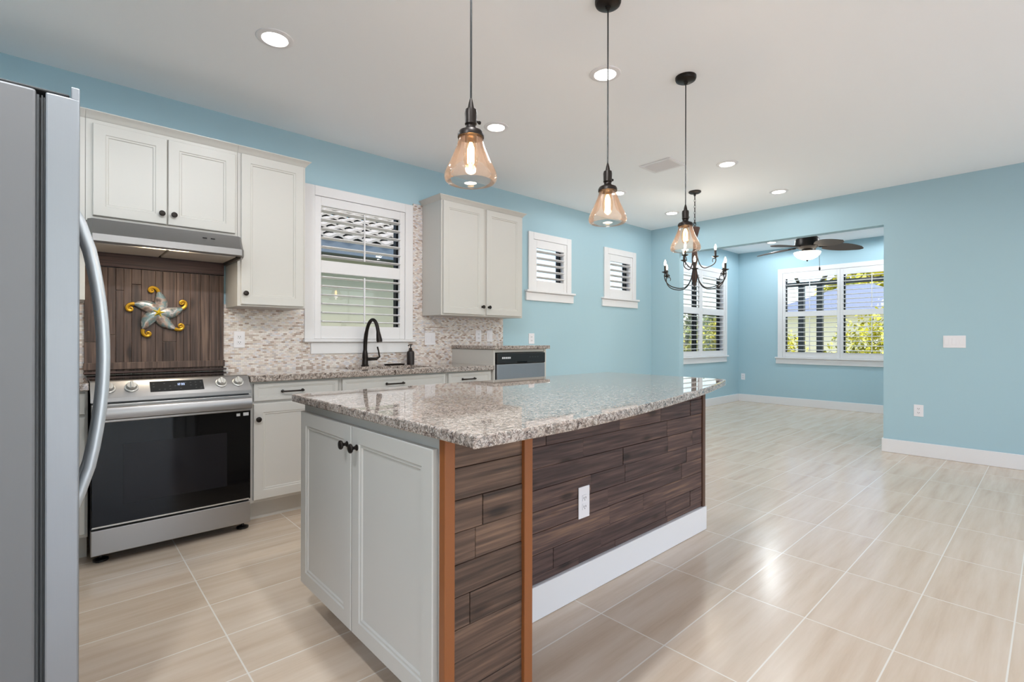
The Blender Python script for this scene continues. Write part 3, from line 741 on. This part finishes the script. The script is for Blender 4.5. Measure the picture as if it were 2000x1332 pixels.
def rows(mb, x0, x1, z0, z1, y0, y1, seed, hh=.0905, minl=.25, maxl=.75):
    rg = random.Random(seed); z = z1
    while z > z0+.004:
        zl = max(z0, z-hh); x = x0
        first = rg.uniform(minl*.5, maxl)
        while x < x1-.001:
            ln = first if x == x0 else rg.uniform(minl, maxl); xe = min(x1, x+ln)
            if x1-xe < .1: xe = x1
            mb.box(x+.0008, xe-.0008, y0+rg.uniform(0, .004), y1, zl+.0008, z-.0008, .0015, 1, rg.random()); x = xe
        z = zl
    return mb
part(rows(MB(), .822, 1.10, .002, .905, 1.146, 1.164, 11, .0925, .12, .34), 'board_cladding', M['plankp'], t)
part(rows(MB(), 1.13, 2.945, .146, .905, 1.473, 1.491, 5), 'board_cladding', M['plankh'], t)
part(MB().box(.788, .823, 1.134, 1.164, .001, .905, .003), 'corner_post', M['orange'], t)
part(MB().box(1.094, 1.130, 1.134, 1.164, .001, .905, .003), 'corner_post', M['orange'], t)
part(MB().box(1.1, 1.1295, 1.165, 1.472, .001, .905, .002), 'pier_side', M['darktrim'], t)
part(MB().box(2.944, 2.976, 1.465, 1.50, .146, .905, .003), 'corner_post', M['darktrim'], t)
part(MB().box(1.13, 2.985, 1.460, 1.4905, .001, .145, .004).box(2.941, 2.985, 1.4905, 2.22, .001, .145, .004), 'baseboard', M['trim'], t)
part(MB().box(2.941, 2.955, 1.50, 2.222, .146, .905, .002), 'end_panel', M['cab'], t)
# bowed granite top
ctl = [(.762, .978), (.779, .964), (1.0, .966), (1.22, .975), (1.574, 1.018), (2.0, 1.092), (2.4, 1.178), (2.75, 1.272), (2.96, 1.333), (3.005, 1.36), (3.012, 1.40)]
def crom(P, n=6):
    o_ = []
    for i in range(len(P)-1):
        p0, p1, p2, p3 = P[max(i-1, 0)], P[i], P[i+1], P[min(i+2, len(P)-1)]
        for k in range(n):
            s = k/n
            o_.append(tuple(.5*((2*p1[j]) + (-p0[j]+p2[j])*s + (2*p0[j]-5*p1[j]+4*p2[j]-p3[j])*s*s + (-p0[j]+3*p1[j]-3*p2[j]+p3[j])*s**3) for j in (0, 1)))
    return o_ + [P[-1]]
poly = crom(ctl) + [(3.012, 2.245), (.752, 2.245)]
tag(part(MB().prism(poly, ZC-.033, ZC, .005, 2), 'island_worktop', M['granite']), 'large speckled granite island top with a bowed front edge', 'worktop')

# ------------------------------------------------------------------ outlets and switches
def plate(name, label, cat, loc, rotz, wd, ht, kind, gangs=1, group=None):
    t = thing(name, label, cat, loc, rotz, group)   # local: x width, z height, front towards -y, wall at y=0
    part(MB().box(-wd/2, wd/2, -.006, 0, -ht/2, ht/2, .003), 'cover_plate', M['plate'], t, False)
    st = wd/gangs
    for g in range(gangs):
        xc = -wd/2+st*(g+.5)
        if kind == 'outlet':
            for zc in (-.02, .02):
                f = part(MB().box(xc-.016, xc+.016, -.009, -.0055, zc-.014, zc+.014, .003), 'receptacle', M['plate'], t, False)
                part(MB().box(xc-.008, xc-.005, -.0095, -.0085, zc-.004, zc+.006).box(xc+.005, xc+.008, -.0095, -.0085, zc-.004, zc+.006).box(xc-.002, xc+.002, -.0095, -.0085, zc-.011, zc-.007), 'slot', M['gasket'], f, False)
        else:
            part(MB().box(xc-.016, xc+.016, -.010, -.0055, -.033, .033, .003), 'rocker', M['plate'], t, False)
    return t
yt = W-.01
plate('electrical_outlet', 'white outlet on the mosaic tile right of the wooden panel', 'outlet', (.975, yt, 1.175), 0, .075, .12, 'outlet')
plate('light_switch', 'white two-gang switch on the tile right of the soap bottle', 'switch', (2.615, yt, 1.185), 0, .118, .12, 'switch', 2)
plate('electrical_outlet', 'white outlet under the right wall cabinet, left of the pair near the tile edge', 'outlet', (3.205, yt, 1.215), 0, .075, .12, 'outlet')
plate('light_switch', 'white single switch under the right wall cabinet at the tile edge', 'switch', (3.355, yt, 1.215), 0, .075, .12, 'switch')
plate('electrical_outlet', 'white outlet on the turquoise wall above the raised worktop', 'outlet', (3.985, W, 1.19), 0, .09, .12, 'outlet')
plate('electrical_outlet', 'white outlet on the dark boards of the island', 'outlet', (1.798, 1.473, .428), 0, .078, .145, 'outlet')
plate('light_switch', 'white three-gang switch on the right turquoise wall', 'switch', (XF, .66, 1.167), -PI/2, .168, .12, 'switch', 3)
plate('electrical_outlet', 'white outlet low on the right turquoise wall', 'outlet', (XF, .932, .463), -PI/2, .078, .12, 'outlet')
plate('electrical_outlet', 'small white outlet low in the far corner of the nook', 'outlet', (XN, 4.045, .475), -PI/2, .075, .12, 'outlet')

# ------------------------------------------------------------------ recessed lights
def recessed(p, label):
    t = thing('recessed_light', label, 'ceiling light', p, 0, 'recessed ceiling lights')
    part(MB().lathe([(.062, -.001), (.066, -.008), (.080, -.009), (.092, -.004), (.094, -.0005), (.094, 0)], n=36, cap=False), 'trim_ring', M['trim'], t, False)
    part(MB().lathe([(.0, -.004), (.035, -.0035), (.063, -.002), (.063, 0)], n=32, cap=False), 'lens', M['lens'], t, False)
    l = bpy.data.lights.new('downlight', 'SPOT'); l.spot_size = PI; l.spot_blend = .25; l.shadow_soft_size = .05; l.energy = LAMP_W; l.color = (.9, .96, 1.0)
    lo = bpy.data.objects.new('downlight', l); C.objects.link(lo); lo.parent = t; lo.location = (0, 0, -.02)
    return t
rl = recessed((.859, 2.837, H), 'recessed ceiling light above the range, top left of the photo')
for p, lb in (((2.456, 1.849, H), 'recessed ceiling light seen behind the middle pendant cord'),
              ((2.461, 2.875, H), 'recessed ceiling light just right of the nearest pendant shade'),
              ((4.538, 2.034, H), 'recessed ceiling light right of the farthest pendant cord, beyond the vent'),
              ((5.796, 2.03, H), 'recessed ceiling light nearest the wall above the nook opening'),
              ((5.781, 3.30, H), 'recessed ceiling light near the far left room corner'),
              ((4.559, 3.255, H), 'recessed ceiling light peeking out behind the middle pendant cap'),
              ((8.997, 3.264, HN), 'recessed ceiling light in the nook, left of the fan'),
              ((.859, 1.0, H), 'added unseen recessed light overhead, near the viewpoint'),  # from here down: unseen lamps, added to brighten the rooms
              ((2.456, -.6, H), 'added unseen recessed light over the middle of the living area'),
              ((8.997, 1.60, HN), 'added unseen recessed light in the nook near its end window, hidden behind the wall'),  # this and the next are out of sight, added to brighten the nook
              ((7.16, 3.264, HN), 'added unseen recessed light in the nook just inside the opening'),
              ((.4, -.6, H), 'added unseen recessed light over the living area, straight behind the viewpoint'),
              ((-1.8, -.6, H), 'added unseen recessed light in the left part of the living area, nearer the kitchen'),
              ((-1.8, -2.2, H), 'added unseen recessed light in the left part of the living area, nearer the sliding door'),
              ((-.25, 2.837, H), 'added unseen recessed light above the refrigerator'),
              ((-.25, 1.0, H), 'added unseen recessed light over the kitchen end, left of the viewpoint'),
              ((4.6, -.6, H), 'added unseen recessed light over the living area nearest the right wall')):
    c = copy_tree(rl, p, lb, 'recessed ceiling lights')
    if (p[0] < 1 and 0 < p[1] < 2) or p[2] > H:      # added kitchen-end lamps and all nook lamps boosted to lift dim areas
        for ch in c.children:
            if ch.type == 'LIGHT': ch.data = ch.data.copy(); ch.data.energy = LAMP_W*(7.5 if p[0] < 1 else 4.0)
# ceiling vent
t = thing('ceiling_vent', 'white ceiling air vent beside the farthest pendant cord', 'vent', (4.128, 2.458, H))
mb = MB().box(-.135, .135, -.16, -.13, -.01, 0, .003).box(-.135, .135, .13, .16, -.01, 0, .003).box(-.135, -.105, -.13, .13, -.01, 0, .003).box(.105, .135, -.13, .13, -.01, 0, .003)
part(mb, 'vent_frame', M['trim'], t, False)
mb = MB()
for k in range(7): mb.box(-.012, .012, -.13, .13, -.001, .001, T=TR(-.09+.03*k, 0, -.006) @ Matrix.Rotation(.6, 4, 'Y'))
part(mb, 'slat', M['trim'], t, False)

# ------------------------------------------------------------------ pendants
def pendant(p, zb, label):
    t = thing('pendant_light', label, 'pendant light', (p[0], p[1], zb), 0, 'pendant lights over the island')
    hc = H-zb
    part(MB().lathe([(.062, hc-.0005), (.062, hc-.012), (.058, hc-.022), (.045, hc-.03), (.014, hc-.032), (.011, hc-.045), (0, hc-.046)], n=32), 'canopy', M['bronze'], t, False)
    part(MB().tube([(0, 0, hc-.04), (0, 0, .27)], .0035, 8), 'cord', M['black'], t, False)
    sk = part(MB().lathe([(.004, .285), (.008, .27), (.012, .25), (.019, .247), (.021, .236), (.020, .205), (.021, .198), (.017, .192), (.018, .184), (.026, .178), (.040, .172), (.045, .163), (.045, .152), (.041, .152), (.02, .158), (0, .158)], n=28), 'socket', M['bronze'], t, False)
    part(MB().tube([(.016, 0, .215), (.034, 0, .214)], .004, 8).lathe([(.006, 0), (.006, .006), (0, .006)], n=10, T=TR(.034, 0, .214) @ Matrix.Rotation(PI/2, 4, 'Y')), 'turn_key', M['bronze'], sk, False)
    outer = [(.040, .155), (.043, .14), (.050, .118), (.060, .093), (.0715, .068), (.082, .046), (.0885, .030), (.0905, .018), (.0875, .006), (.081, .0)]
    inner = [(r-.0022, z) for r, z in outer[::-1]]
    part(MB().lathe(outer+inner, n=48, cap=False), 'shade', M['amber'], t, False, 60)
    b = part(MB().lathe([(.013, .155), (.014, .14), (.021, .12), (.026, .095), (.026, .075), (.020, .056), (.009, .044), (0, .041)], n=24), 'bulb', M['bulbglass'], t, False, 60)
    mb = MB()
    for k in range(6):
        a = PI/3*k; mb.tube([(.0035*math.cos(a), .0035*math.sin(a), .135), (.0105*math.cos(a), .0105*math.sin(a), .115), (.0105*math.cos(a), .0105*math.sin(a), .066)], .0022, 6)
    part(mb, 'filament', M['filament'], b, False)
    l = bpy.data.lights.new('pendant_bulb', 'POINT'); l.energy = 2.2; l.shadow_soft_size = .02; l.color = (1, .86, .68)
    lo = bpy.data.objects.new('pendant_bulb', l); C.objects.link(lo); lo.parent = t; lo.location = (0, 0, .03)
    return t
p1 = pendant((1.038, 1.345), 1.716, 'nearest of the three amber glass pendants, hanging lowest in front of the wall cabinets')
pendant((1.934, 1.44), 1.736, 'middle of the three amber glass pendants over the island')
pendant((2.851, 1.535), 1.728, 'farthest amber glass pendant, overlapping the chandelier')

# ------------------------------------------------------------------ chandelier
cx_, cy_ = 5.126, 2.651
t = thing('chandelier', 'dark iron two-tier candle chandelier beyond the island', 'chandelier', (cx_, cy_, 1.70))
def Z(z): return z-1.70
part(MB().lathe([(.065, Z(H)-.0005), (.065, Z(H)-.012), (.05, Z(H)-.022), (.014, Z(H)-.026), (.01, Z(H)-.05), (0, Z(H)-.05)], n=28), 'canopy', M['chain'], t, False)
mb = MB(); z = Z(H)-.05; k = 0
while z > Z(2.47):
    T = TR(0, 0, z-.018) @ RZ(PI/2*(k % 2)); mb.tube([(.007*math.cos(a), 0, .021*math.sin(a)) for a in [2*PI*i/12 for i in range(13)]], .0026, 6, T=T); z -= .033; k += 1
part(mb, 'chain', M['chain'], t, False)
mb = MB().tube([(.022*math.cos(a), .0, Z(2.445)+.022*math.sin(a)) for a in [2*PI*i/16 for i in range(17)]], .004, 8)
part(mb, 'ring', M['chain'], t, False)
part(MB().lathe([(0, Z(2.422)), (.012, Z(2.42)), (.02, Z(2.415)), (.052, Z(2.405)), (.054, Z(2.395)), (.048, Z(2.375)), (.034, Z(2.32)), (.022, Z(2.285)), (.017, Z(2.27)), (.017, Z(2.17)), (.024, Z(2.15)), (.03, Z(2.12)), (.03, Z(2.03)), (.022, Z(2.0)), (.017, Z(1.98)), (.02, Z(1.9)), (.03, Z(1.87)), (.028, Z(1.83)), (.014, Z(1.80)), (.018, Z(1.785)), (.012, Z(1.77)), (0, Z(1.762))], n=24), 'column', plain('aged_brown_iron', (84, 62, 54), .5, .4), t, False)
base = math.atan2(-math.cos(a_), math.sin(a_))   # direction of the viewer's right
def arm(ang, r, z_in, z_dip, z_cup, sc):
    T = RZ(ang)
    a = bez((.02, 0, Z(z_in)), (.05*sc, 0, Z(z_dip)-.03), (r*.45, 0, Z(z_dip)-.02), (r*.72, 0, Z(z_dip)+.005), 12) + bez((r*.72, 0, Z(z_dip)+.005), (r*1.0, 0, Z(z_dip)+.03), (r*1.06, 0, Z(z_cup)-.05), (r, 0, Z(z_cup)), 12)[1:]
    o_ = part(MB().tube(a, .0055, 8, T=T).tube(bez((r*.99, 0, Z(z_cup)-.02), (r*.9, 0, Z(z_cup)+.0), (r*.82, 0, Z(z_cup)-.03), (r*.88, 0, Z(z_cup)-.055), 8), .004, 6, T=T), 'arm', M['chain'], t, False)
    part(MB().lathe([(.006, -.012), (.012, -.006), (.034, .004), (.036, .009), (.012, .008), (0, .008)], (r, 0, Z(z_cup)), 20, T=T), 'drip_cup', M['chain'], o_, False)
    cn = part(MB().lathe([(.011, .008), (.011, .075), (0, .076)], (r, 0, Z(z_cup)), 14, T=T), 'candle_sleeve', M['chain'], o_, False)
    part(MB().lathe([(.008, .076), (.0115, .09), (.013, .10), (.010, .116), (.004, .134), (0, .14)], (r, 0, Z(z_cup)), 14, T=T), 'candle_bulb', M['candleglow'], o_, False)
base_c = base-.353   # the viewer looks at the chandelier 20 degrees right of the camera axis
for k in range(6): arm(base_c+PI/6+PI/3*k, .345, 1.95, 1.745, 1.905, 1)
for k in range(3): arm(base_c+2*PI/3*k+.05, .21, 2.13, 1.97, 2.075, 1)

l = bpy.data.lights.new('chandelier_glow', 'POINT'); l.energy = 6; l.shadow_soft_size = .12; l.color = (1, .9, .76)
lo = bpy.data.objects.new('chandelier_glow', l); C.objects.link(lo); lo.parent = t; lo.location = (.18, 0, .36)

# ------------------------------------------------------------------ ceiling fan
t = thing('ceiling_fan', 'brown leaf-blade ceiling fan with light bowl in the nook', 'ceiling fan', (8.08, 2.44, HN))
part(MB().lathe([(.095, -.0005), (.105, -.03), (.10, -.06), (.06, -.10), (.06, -.14), (.12, -.16), (.155, -.20), (.16, -.27), (.15, -.31), (.11, -.335), (.07, -.345), (.07, -.38), (.0, -.38)], n=32), 'motor_housing', M['bronze'], t, False)
part(MB().lathe([(.075, -.375), (.172, -.385), (.175, -.392), (.165, -.42), (.13, -.46), (.07, -.49), (0, -.50)], n=36), 'light_bowl', M['bowl'], t, False)
part(MB().lathe([(.012, -.498), (.012, -.51), (.006, -.52), (0, -.522)], n=14), 'finial', M['bronze'], t, False)
part(MB().tube([(.12, -.12, -.40), (.125, -.125, -.6)], .0025, 6).lathe([(0, -.66), (.012, -.64), (.012, -.615), (.004, -.598), (0, -.597)], (.125, -.125, 0), 12), 'pull_chain', M['chain'], t, False)
for k in range(5):
    T = RZ(base-.25+2*PI/5*k) @ TR(0, 0, -.315)
    mb = MB(); n = 14; rings = []
    for i in range(n+1):
        s = i/n; x = .20+.52*s; hw = .012+.10*math.sin(PI*min(1, s*.93+.05))**.65*(1.02-.25*s)
        if i == n: hw = .006
        dz = -.04*s*s; tl = -.32
        top, bot = [], []
        for j in range(7):
            q = -1+2*j/6; yy = q*hw; zz = dz + yy*tl + .004*(1-abs(q)) - .010*math.cos(q*7)*.2
            top.append((x, yy, zz+.003)); bot.append((x, yy, zz-.003))
        rings.append(top+bot[::-1])
    mb.loft(rings, T=T); bl = part(mb, 'blade', M['fanblade'], t, False)
    part(MB().tube([(.11, 0, .02), (.17, 0, .005), (.26, 0, .006)], [.012, .012, .008], 8, T=T), 'blade_iron', M['bronze'], bl, False)

# ------------------------------------------------------------------ outside
struct('ground', MB().box(-30, 60, YN+.15, 60, -.3, -.12).box(XN+.15, 60, -40, YN+.15, -.3, -.12), M['grass'])
struct('bounce_patio', MB().box(-14, XN, -14, YB-.12, -.2, -.03).box(-14, XLL-.1, YB-.12, 6, -.2, -.03), M['concrete'])  # unseen pale slab, laid to bounce sunlight up onto the ceiling
# neighbouring house seen through the sink window
t = thing('neighbor_house', 'pale green house with white barrel tile roof outside the sink window', 'house', (2, 9, -.12))
part(MB().box(-7, 5.8, 7.6, 13, -.12, 2.52), 'house_wall', M['stucco'], t)
part(MB().box(-7, 5.8, 7.57, 7.6, 2.34, 2.46), 'frieze', M['cream'], t)
part(MB().box(-7.4, 6.2, 7.05, 7.15, 2.43, 2.62).box(-7.4, 6.2, 7.15, 7.6, 2.48, 2.52), 'fascia', M['fascia'], t)
mb = MB(); slope_ = .40; nrow = 9; rl_ = .345
cs_, sn_ = math.cos(math.atan(slope_)), math.sin(math.atan(slope_))
for rI in range(nrow):
    vs, fs = [], []; nx = 15*6*3
    for j in range(nx+1):
        x = -7.4 + 13.5*j/nx; wv = .030*math.cos(2*PI*x/.30)
        for s, lift in ((0, .062), (0, .085), (1.06, .015)):
            d = rl_*(rI+s); vs.append((x, 7.02+d*cs_, 2.60+d*sn_+lift-(.012 if s == 0 and lift < .07 else 0)+wv))
    for j in range(nx):
        for q in range(2): a = j*3+q; fs.append((a, a+3, a+4, a+1))
    mb.add(vs, fs)
part(mb, 'roof_tiles', M['rooftile'], t)
part(MB().tube([(-7.4, 9.95, 3.83), (6.1, 9.95, 3.83)], .12, 10), 'ridge', M['rooftile'], t)
part(MB().loft([[(-7.3, 7.2, 2.53), (-7.3, 9.95, 3.70), (-7.3, 12.9, 2.53)], [(5.7, 7.2, 2.53), (5.7, 9.95, 3.70), (5.7, 12.9, 2.53)]]), 'roof_deck', M['fascia'], t)
# second house beyond the nook
t = thing('neighbor_house', 'distant house with pale grey sloped roof beyond the nook end window', 'house', (26, 5.6, -.12))
part(MB().box(23.4, 29, 2.9, 8.3, -.12, 2.36), 'house_wall', M['cream'], t)
part(MB().loft([[(22.9, 2.4, 2.36), (29.5, 2.4, 2.36), (29.5, 8.8, 2.36), (22.9, 8.8, 2.36)], [(25.6, 5.3, 3.62), (27, 5.3, 3.62), (27, 6.1, 3.62), (25.6, 6.1, 3.62)]]), 'roof', M['roofmetal'], t)
# pool cage
t = thing('pool_cage', 'dark bronze screen enclosure frame outside the nook end window', 'enclosure', (13.5, 3.5, -.12))
for y in (5.6, 4.2, 3.8, 1.9, .4): part(MB().box(13.45, 13.57, y-.06, y+.06, -.12, 2.55), 'post', M['darkframe'], t)
part(MB().box(13.45, 13.55, .34, 5.66, 2.5, 2.6).box(13.46, 13.54, .34, 5.66, .76, .82), 'beam', M['darkframe'], t)
for y in (4.25, 1.9): part(MB().tube([(13.5, y, 2.55), (11.5, y-.2, 3.3), (9.95, y-.4, 3.7)], .04, 6), 'rafter', M['darkframe'], t)
part(MB().tube([(13.5, 3.8, 2.55), (11.9, 2.9, 3.0)], .04, 6), 'brace', M['darkframe'], t)
def bush(name, label, cat, c, rad, n, mat, size, seed, trunk=None, group=None):
    rg = random.Random(seed); t = thing(name, label, cat, (c[0], c[1], -.12), 0, group); mb = MB()
    for i in range(n):
        while True:
            p = Vector((rg.uniform(-1, 1), rg.uniform(-1, 1), rg.uniform(-1, 1)))
            if .35 < p.length < 1: break
        p = Vector((p.x*rad[0], p.y*rad[1], p.z*rad[2]))*(1+.15*math.sin(p.x*5)*math.cos(p.z*4))
        T = TR(c[0]+p.x, c[1]+p.y, max(-.1, c[2]+p.z)) @ Matrix.Rotation(rg.uniform(0, 2*PI), 4, 'Z') @ Matrix.Rotation(rg.uniform(-1.2, 1.2), 4, 'X')
        s = size*rg.uniform(.6, 1.3)
        mb.add([(-s*.45, 0, .0), (0, -s, .05*s), (s*.45, 0, 0), (0, s, .05*s)], [(0, 1, 2, 3)], rg.random(), T)
    part(mb, 'foliage', mat, t)
    mb = MB(); zt = c[2] if trunk else c[2]*.6
    for dx in ((0,) if trunk else (-.2, 0, .22)): mb.tube([(c[0]+dx, c[1], -.12), (c[0]+dx*2, c[1], zt*.5), (c[0]+dx*3, c[1], zt)], trunk or .05, 8)
    part(mb, 'stem', M['trunk'], t)
    return t
bush('hedge', 'bright yellow green hedge outside the nook side window', 'hedge', (11.9, 7.9, .85), (2.6, .8, 1.05), 9000, M['leafy'], .075, 1)
bush('hedge', 'yellow green hedge beyond the screen posts, left in the nook end window', 'hedge', (17, 7.2, .8), (1.0, 1.9, 1.25), 6000, M['leafy'], .085, 2)
bush('hedge', 'olive hedge behind the right leaf of the nook end window', 'hedge', (17, 2.4, .8), (1.0, 2.2, 1.3), 6000, M['leafy'], .085, 3)
bush('tree', 'yellow green tree behind the distant pale roof', 'tree', (36, 7.2, 3.5), (3, 3.4, 2.1), 2600, M['leafy'], .4, 4, .25)
bush('tree', 'green tree beyond the hedge in the nook side window', 'tree', (26.8, 13.0, 1.2), (2.2, 2.0, 1.4), 2600, M['leafg'], .22, 5, .16)
bush('tree', 'dark green tree behind the white barrel tile roof', 'tree', (3.2, 21, 5.6), (5, 2.5, 3.2), 2600, M['leafg'], .35, 6, .25)
